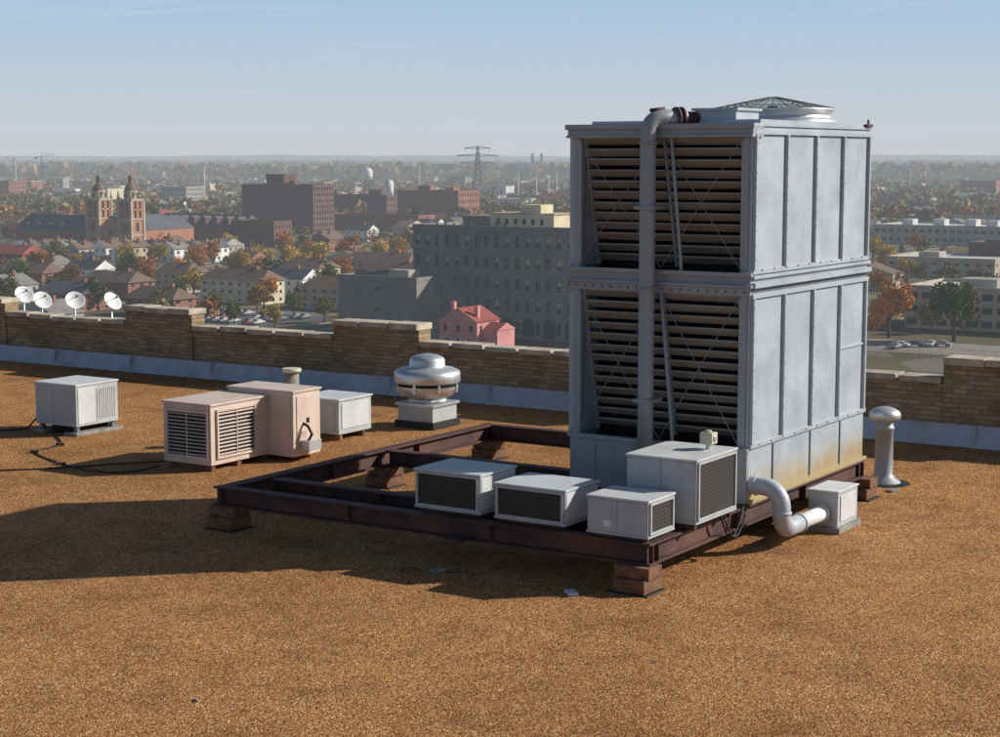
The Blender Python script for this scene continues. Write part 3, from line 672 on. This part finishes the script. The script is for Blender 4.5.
b=B(); facade_block(b,-60,55,0,28,0,8,1,20,5,C_white,t=.4,ww=.3,wh=.3,roofm=C_pale); place(b,'freight_depot',1000,1750,r=70)
b=B(); S=40000
b.add([(-S,-3000,0),(S,-3000,0),(S,S,0),(-S,S,0)],[(0,1,2,3)],C_ground); b.world('ground',(0,0,CZ))
b=B()
for v in range(-560,700,105):
    b.box(200,2600,v-5,v+5,0,.02,C_asph)
    for s0 in (-1,1): b.box(200,2600,v+s0*5.2-.2,v+s0*5.2+.2,0,.15,C_kerb)
for u in range(330,2600,140):
    b.box(u-5,u+5,-900,1500,0,.024,C_asph)
    for k in range(-80,80): b.box(u-.1,u+.1,k*8.,k*8.+3,.024,.03,C_line)
b.world('streets',(W(0,0).x,W(0,0).y,CZ+.004),TH)
b=B(); b.box(-26,20,-20,18,0,.03,C_asph)
for k in range(14):
    for s0 in (-1,0,1): b.box(-24+k*3,-23.85+k*3,s0*10-2.4,s0*10+2.4,.03,.036,C_line)
b.box(-26.3,-26,-20,18,0,.15,C_kerb); b.box(-26,20,-20.3,-20,0,.15,C_kerb)
place(b,'parking_lot',245,490,r=28,dz=.01)
b=B(); b.box(-35,35,-12,14,0,.03,cm('gravel_lot_mat',(.26,.22,.18)))
place(b,'gravel_lot',930,415,r=30,dz=.01)
b=B()
for k in range(29): b.cyl((-35+k*2.5,0,0),(-35+k*2.5,0,2.4),.05,C_steel,n=6)
for z in (.3,1.2,2.3): b.box(-35,35,-.02,.02,z,z+.05,C_steel)
for k in range(140): b.box(-35+k*.5,-34.97+k*.5,-.01,.01,.2,2.3,C_steel)
place(b,'chain_link_fence',930,395,r=1)
def carmesh(col,i):
    m=cm('car_paint_%d'%i,col,rough=.3,var=.03)
    b=B(); 
    prof=[(-2.2,.45),(-2.25,.75),(-2.1,.95),(-1.2,1.02),(-.75,1.42),(.75,1.45),(1.45,1.0),(2.2,.92),(2.25,.5)]
    n=len(prof); vs=[(x,-.85 if z<1.1 else -.68,z) for x,z in prof]+[(x,.85 if z<1.1 else .68,z) for x,z in prof]
    fs=[(k,k+1,n+k+1,n+k) for k in range(n-1)]+[tuple(range(n))[::-1],tuple(range(n,2*n)),(0,n,2*n-1,n-1)]
    b.add(vs,fs,m)
    b.box(-1.05,1.2,-.80,.80,1.06,1.32,C_glass)
    for x in (-1.4,1.4):
        for y in (-.8,.8): b.cyl((x,y-.1,.33),(x,y+.1,.33),.33,C_glass,n=14)
    return b.mesh('car_mesh')
cars=[carmesh(c,i) for i,c in enumerate([(.35,.35,.35),(.05,.05,.06),(.22,.03,.03),(.55,.55,.53),(.05,.07,.14),(.2,.21,.22)])]
def car(X,Y,r): 
    o=bpy.data.objects.new('parked_car',random.choice(cars)); scn.collection.objects.link(o); o.location=(X,Y,CZ+.06); o.rotation_euler=(0,0,r)
cx,cy=PX(245,490),490*.993
for k in range(13):
    for s0 in (-1,0,1):
        if random.random()<.5:
            lx=-22.5+k*3; ly=s0*10; c,s_=math.cos(ROT),math.sin(ROT)
            car(cx+lx*c-ly*s_,cy+lx*s_+ly*c,ROT+math.pi/2)
for k in range(5): car(PX(890+k*14,418+random.uniform(-8,8)),415+random.uniform(-6,8),ROT+random.choice([0,1.57]))
def pylon(px,zc,h):
    b=B(); 
    w=lambda z: 5*(1-z/h)**1.2+.8
    zs=[h*i/10 for i in range(11)]
    for i in range(10):
        a,c=w(zs[i]),w(zs[i+1])
        for sx,sy in((1,1),(1,-1),(-1,1),(-1,-1)): b.cyl((sx*a,sy*a,zs[i]),(sx*c,sy*c,zs[i+1]),.4,C_steel,n=4)
        for s0 in(1,-1):
            b.cyl((-a,s0*a,zs[i]),(c,s0*c,zs[i+1]),.2,C_steel,n=4); b.cyl((a,s0*a,zs[i]),(-c,s0*c,zs[i+1]),.2,C_steel,n=4)
            b.cyl((s0*a,-a,zs[i]),(s0*c,c,zs[i+1]),.2,C_steel,n=4)
    for z,L in ((h*.68,20),(h*.82,24),(h*.96,15)):
        for s0 in(-1,1): b.cyl((0,0,z+1.8),(s0*L,0,z),.35,C_steel,n=4); b.cyl((0,0,z-.6),(s0*L,0,z),.35,C_steel,n=4); b.cyl((s0*L*.9,0,z),(s0*L*.9,0,z-3),.25,C_steel,n=4)
    place(b,'transmission_pylon',px,zc,rot=.2,r=10)
pylon(478,1950,57)
for px,zc,h,r in ((532,4200,54,3.2),(541,4200,54,3.2)):
    b=B(); b.cyl((0,0,0),(0,0,h),r*1.4,C_slate,r1=r,n=16); place(b,'smokestack',px,zc,r=5)
for px,zc,h in ((208,1500,38),(518,1700,30),(536,1750,28),(548,1700,26),(556,1800,30),(22,2300,45),(420,2100,35),(905,2300,30)):
    b=B(); b.cyl((0,0,0),(0,0,h),.7,C_white,r1=.35,n=8); b.box(-1.2,1.2,-.3,.3,h-3,h-1,C_white); place(b,'antenna_mast',px,zc,r=3)
for px,zc,h in ((48,2600,46),(20,3000,42)):
    b=B(); b.box(-.6,.6,-.6,.6,0,h,C_steel); b.cyl((-8,0,h-1),(20,0,h+3),.4,C_steel,n=6); b.cyl((0,0,h),(0,0,h+5),.35,C_steel,n=6); b.cyl((0,0,h+5),(18,0,h+3.4),.2,C_steel,n=4); b.box(-10,-6,-1,1,h-4,h-1,C_conc); place(b,'tower_crane',px,zc,rot=.3*(1 if px>30 else -7),r=3)
b=B(); 
for k in range(4): b.cyl((3*math.cos(k*1.57),3*math.sin(k*1.57),0),(3*math.cos(k*1.57),3*math.sin(k*1.57),24),.4,C_steel,n=6)
b.lathe((0,0,24),[(0,0),(4.5,1),(5,3),(5,8),(3,10.5),(0,11)],C_white,20); place(b,'water_tank',369,1700,r=6)
b=B(); vs=[];fs=[];n=300
for i in range(n+1):
    t=i/n; x=-9000+18000*t; h=6*math.sin(t*19)+4*math.sin(t*53+1)+3*math.sin(t*171)
    for y,z in ((14500,0),(16000,52+h),(18000,58+h)): vs.append((x,y,z))
for i in range(n):
    for k in range(2): fs.append((i*3+k,(i+1)*3+k,(i+1)*3+k+1,i*3+k+1))
b.add(vs,fs,C_ground,True)
b.world('distant_hills',(0,0,CZ))
b=B(); random.seed(21)
for i in range(520):
    zc=1500*math.exp(random.random()*1.5); px=random.uniform(-40,1040); X=PX(px,zc);Y=zc
    if any((X-a)**2+(Y-c)**2<(r+15)**2 for a,c,r in excl): continue
    w=random.uniform(8,45);d=random.uniform(8,25);h=random.uniform(4,9)*(1 if random.random()<.85 else 2)
    M=Matrix.Translation((X,Y,CZ))@Matrix.Rotation(ROT,4,'Z')
    wm=random.choice([C_white,C_conc,C_tan,C_brick,C_brick2,C_grey,C_pale,C_cream])
    b.box(-w/2,w/2,-d/2,d/2,0,h,wm,M); b.box(-w/2-.3,w/2+.3,-d/2-.3,d/2+.3,h,h+.5,random.choice([C_pale,C_flat,C_flat,C_brown]),M)
    for k in range(int(w/5)): b.box(-w/2+1.5+k*5,-w/2+3.5+k*5,-d/2-.08,-d/2,h*.35,h*.7,C_glass,M)
b.world('distant_buildings')
hm=[]
for i,(wl,rf) in enumerate([(C_brick,C_brown),(C_white,C_slate),(C_tan,C_brown),(C_brick2,C_slate),(C_conc,C_flat),(C_brick,C_redroof)]):
    bb=B(); w,d,h=11+i%3*4,10,5.6
    facade_block(bb,-w/2,w/2,-d/2,d/2,0,h,2,4,3,wl,t=.2,ww=.3,wh=.4,par=0); bb.gable(-w/2,w/2,-d/2,d/2,h,3.2,rf,wl,axis='x' if i%2 else 'y',ov=.4)
    bb.box(1,1.9,0,.9,h+1.5,h+4.4,C_brick); bb.box(-w/2+1,-w/2+4,-d/2-2,-d/2-.02,0,2.7,wl); bb.box(-w/2+.8,-w/2+4.2,-d/2-2.2,-d/2-.03,2.7,2.9,rf)
    hm.append((['brick_house','white_house','tan_house','dark_brick_house','concrete_house','brick_house'][i],bb.mesh('house_mesh_%d'%i)))
random.seed(9); cnt=0
hpos=[]
for i in range(900):
    zc=random.uniform(440,1550); px=random.uniform(-40,1040)
    X=PX(px,zc);Y=zc*.993
    lu=Ru[0]*(X-OX)+Ru[1]*(Y-OY); lv=Lv[0]*(X-OX)+Lv[1]*(Y-OY)
    if abs(((lu-330)%140+70)%140-70)<13 or abs(((lv+560)%105+52)%105-52)<11: continue
    if any((X-a)**2+(Y-c)**2<(r+10)**2 for a,c,r in excl): continue
    if any((X-a)**2+(Y-c)**2<20**2 for a,c in hpos): continue
    hpos.append((X,Y)); nm,me=random.choice(hm)
    o=bpy.data.objects.new(nm,me); scn.collection.objects.link(o); o.location=(X,Y,CZ); o.rotation_euler=(0,0,ROT+random.choice([0,math.pi/2,math.pi])); cnt+=1
    if cnt>140: break
# ------------------------------------------------------------ trees
PAL=[(.20,.16,.055),(.12,.13,.04),(.10,.11,.035),(.28,.18,.05),(.40,.23,.055),(.24,.15,.06),(.19,.14,.08),(.12,.11,.05),(.34,.26,.08),(.36,.14,.045),(.15,.14,.05),(.22,.18,.10)]
def leafmesh(name,C,R,H,COL,n,size):
    k=len(C); tot=k*n
    cl=6
    cc=rng.normal(size=(k,cl,3)); cc/=np.linalg.norm(cc,axis=2,keepdims=True); cc*=rng.uniform(.25,.75,(k,cl,1))
    ci=rng.integers(0,cl,(k,n)); base=np.take_along_axis(cc,ci[:,:,None].repeat(3,2),1)
    off=rng.normal(size=(k,n,3)); off/=np.linalg.norm(off,axis=2,keepdims=True); off*=(rng.uniform(.0,1,(k,n,1))**.4)*.46
    p=base+off
    P=np.empty((k,n,3)); P[...,0]=C[:,None,0]+p[...,0]*R[:,None]; P[...,1]=C[:,None,1]+p[...,1]*R[:,None]; P[...,2]=C[:,None,2]+(p[...,2]*.5+.5)*H[:,None]
    P=P.reshape(-1,3)
    a=rng.normal(size=(tot,3)); a/=np.linalg.norm(a,axis=1,keepdims=True); b2=rng.normal(size=(tot,3)); b2=np.cross(a,b2); b2/=np.linalg.norm(b2,axis=1,keepdims=True)
    s=(np.repeat(R,n)*size*rng.uniform(.6,1.3,tot))[:,None]
    V=np.stack([P-a*s-b2*s*.6,P+a*s-b2*s*.6,P+a*s+b2*s*.6,P-a*s+b2*s*.6],1).reshape(-1,3)
    shade=(.65+.6*ci/cl)[...,None]*(.8+.4*rng.random((k,n,1)))
    col=(COL[:,None,:]*shade).reshape(-1,3)
    me=bpy.data.meshes.new(name); me.vertices.add(tot*4); me.loops.add(tot*4); me.polygons.add(tot)
    me.vertices.foreach_set('co',V.astype('f').ravel()); me.loops.foreach_set('vertex_index',np.arange(tot*4,dtype='i'))
    me.polygons.foreach_set('loop_start',np.arange(0,tot*4,4,dtype='i'))
    me.update(calc_edges=True)
    at=me.color_attributes.new('Col','FLOAT_COLOR','CORNER')
    cc4=np.ones((tot*4,4),'f'); cc4[:,:3]=np.repeat(col,4,0); at.data.foreach_set('color',cc4.ravel())
    me.materials.append(M_leaf); return me
def treeset(name,pos,rmin,rmax,n,size,hf=1.5):
    C=np.array(pos,float); k=len(C); R=rng.uniform(rmin,rmax,k); H=R*hf*rng.uniform(.8,1.25,k)
    C[:,2]=CZ+R*.35
    COL=np.array([PAL[i] for i in rng.integers(0,len(PAL),k)])
    me=leafmesh(name,C,R,H,COL,n,size); o=bpy.data.objects.new(name,me); scn.collection.objects.link(o); return o
def ok(X,Y,m=2):
    return not any((X-a)**2+(Y-c)**2<(r*.75+m)**2 for a,c,r in excl)
pos=[]
while len(pos)<560:
    zc=random.uniform(450,1500); px=random.uniform(-40,1040)
    X=PX(px,zc);Y=zc*.993
    if ok(X,Y): pos.append((X,Y,0))
treeset('street_trees_mass',pos,2.6,5.6,170,.10)
pos=[]
while len(pos)<2800:
    zc=1100*math.exp(random.random()*1.2); px=random.uniform(-60,1060); X=PX(px,zc);Y=zc
    if ok(X,Y): pos.append((X,Y,0))
treeset('distant_trees',pos,4.5,8.5,36,.22,1.3)
pos=[]
while len(pos)<5000:
    zc=3300*math.exp(random.random()*1.4); px=random.uniform(-60,1060); pos.append((PX(px,zc),zc,0))
treeset('far_woodland',pos,12,26,16,.36,.75)
tv=[]
for i in range(8):
    bb=B(); bb.cyl((0,0,0),(.1,.1,4),.32,C_trunk,r1=.2,n=8)
    random.seed(40+i)
    for k in range(6):
        t=k*1.05+random.random(); bb.cyl((.05,.05,2+k*.3),(2.2*math.cos(t),2.2*math.sin(t),5+random.random()*3),.14,C_trunk,r1=.04,n=6)
    tm=bb.mesh('trunk_mesh_%d'%i)
    col=[(.52,.22,.04),(.12,.135,.03),(.46,.31,.06),(.20,.17,.05),(.30,.15,.05),(.11,.13,.035),(.44,.18,.05),(.42,.28,.06)][i]
    C3=np.array([[0,0,2.0],[1.2,.8,1.6],[-1.1,-.6,2.8]]); 
    lm=leafmesh('crown_mesh_%d'%i,C3,np.array([4.2,3.2,3.0]),np.array([8.2,6.0,6.8]),np.array([col]*3),750,.065)
    tv.append((tm,lm))
nm=['orange_autumn_tree','green_tree','yellow_autumn_tree','olive_tree','brown_autumn_tree','green_tree','orange_autumn_tree','yellow_autumn_tree']
def tree(i,px,zc,s):
    X=PX(px,zc);Y=zc*.993
    o=bpy.data.objects.new(nm[i],tv[i][0]); scn.collection.objects.link(o); o.location=(X,Y,CZ); o.scale=(s,)*3; o.rotation_euler=(0,0,random.random()*6)
    c=bpy.data.objects.new('crown',tv[i][1]); scn.collection.objects.link(c); c.parent=o
for t in ((0,888,440,1.5),(1,953,430,1.75),(3,930,450,.9),(0,880,560,1.0),(2,883,700,1.2),(2,905,640,1.0),(0,265,525,1.05),(4,258,515,.9),(6,150,620,1.1),(2,195,560,1.1),(5,325,560,1.1),(7,305,640,1.2),(2,290,690,1.2),(5,20,560,1.3),
   (4,45,640,1.3),(0,180,640,1.0),(5,330,600,1.0),(6,345,640,1.0),(2,365,700,1.1),(0,395,690,1.1),(7,240,650,1.2),(2,265,700,1.1),(5,130,640,1.1),(4,75,600,1.0),(3,10,500,1.2),(5,100,520,1.0),(6,200,690,1.2),(7,130,700,1.2),(3,60,700,1.3),
   (6,215,740,1.1),(2,320,720,1.2),(4,410,600,1.1),(5,180,525,.9),(3,325,480,.8),(7,80,660,1.0),(0,30,720,1.1),(2,230,800,1.2),(6,285,790,1.2),(0,350,780,1.2),(7,400,760,1.2),(1,980,520,1.2),(0,915,800,1.2),
   (3,215,512,.7),(5,235,470,.7),(7,275,465,.7),(1,295,500,.8),(2,380,740,1.2),(0,310,760,1.1),(7,160,720,1.1),(2,870,760,1.3)):
    tree(*t)
# ------------------------------------------------------------ light
sa=Vector((.98,.19,0)).normalized(); el=math.radians(29)
sd=Vector((sa.x*math.cos(el),sa.y*math.cos(el),math.sin(el)))
l=bpy.data.lights.new('sun','SUN'); l.energy=4.9; l.angle=math.radians(.5); l.color=(1,.945,.86)
o=bpy.data.objects.new('sun',l); scn.collection.objects.link(o); o.rotation_euler=sd.to_track_quat('Z','Y').to_euler(); o.location=(60,0,60)
w=bpy.data.worlds.new('World'); scn.world=w; w.use_nodes=True; nt=w.node_tree
for n_ in list(nt.nodes): nt.nodes.remove(n_)
out=N(nt,'ShaderNodeOutputWorld'); bg=N(nt,'ShaderNodeBackground'); nt.links.new(bg.outputs[0],out.inputs[0])
sky=N(nt,'ShaderNodeTexSky',sky_type='NISHITA'); sky.sun_disc=False; sky.sun_elevation=el; sky.sun_rotation=math.atan2(sa.x,sa.y); sky.dust_density=1.0; sky.air_density=1.0; sky.ozone_density=2.
tc=N(nt,'ShaderNodeTexCoord'); sp=N(nt,'ShaderNodeSeparateXYZ'); nt.links.new(tc.outputs['Generated'],sp.inputs[0])
ST=.068
def k(c): return tuple(x/ST for x in c)
gr=N(nt,'ShaderNodeValToRGB'); e=gr.color_ramp.elements
stops=[(0,(.57,.60,.635)),(.015,(.57,.615,.655)),(.04,(.52,.60,.68)),(.07,(.44,.575,.72)),(.10,(.36,.53,.73)),(.25,(.16,.31,.55))]
while len(e)<len(stops): e.new(.5)
for i,(p,c) in enumerate(stops): e[i].position=p; e[i].color=(*c,1)
nt.links.new(sp.outputs[2],gr.inputs[0])
vm_=N(nt,'ShaderNodeVectorMath',operation='SCALE'); nt.links.new(gr.outputs[0],vm_.inputs[0]); vm_.inputs['Scale'].default_value=1/ST
mp=N(nt,'ShaderNodeMapping'); mp.inputs['Scale'].default_value=(3.,3.,36.); mp.inputs['Rotation'].default_value=(0,.02,0); nt.links.new(tc.outputs['Generated'],mp.inputs[0])
cn=noise(nt,mp.outputs[0],2.6,6,.6,.8); cf=ramp(nt,cn.outputs[0],[(.56,0),(.80,.35)]).outputs[0]
cc_=mix(nt,cf,vm_.outputs[0],k((.66,.70,.74)))
fz=N(nt,'ShaderNodeMapRange',interpolation_type='SMOOTHSTEP'); nt.links.new(sp.outputs[2],fz.inputs[0]); fz.inputs[1].default_value=.12; fz.inputs[2].default_value=.35
fin=mix(nt,fz.outputs[0],cc_,sky.outputs[0])
nt.links.new(fin,bg.inputs[0]); bg.inputs[1].default_value=ST
scn.view_settings.view_transform='Standard'; scn.view_settings.look='None'; scn.view_settings.exposure=0
cam=bpy.data.cameras.new('camera'); cam.sensor_width=36; cam.lens=63; cam.clip_end=60000; cam.clip_start=.1
o=bpy.data.objects.new('camera',cam); scn.collection.objects.link(o); o.location=(0,0,6); o.rotation_euler=(math.radians(90-6.891),0,0); scn.camera=o
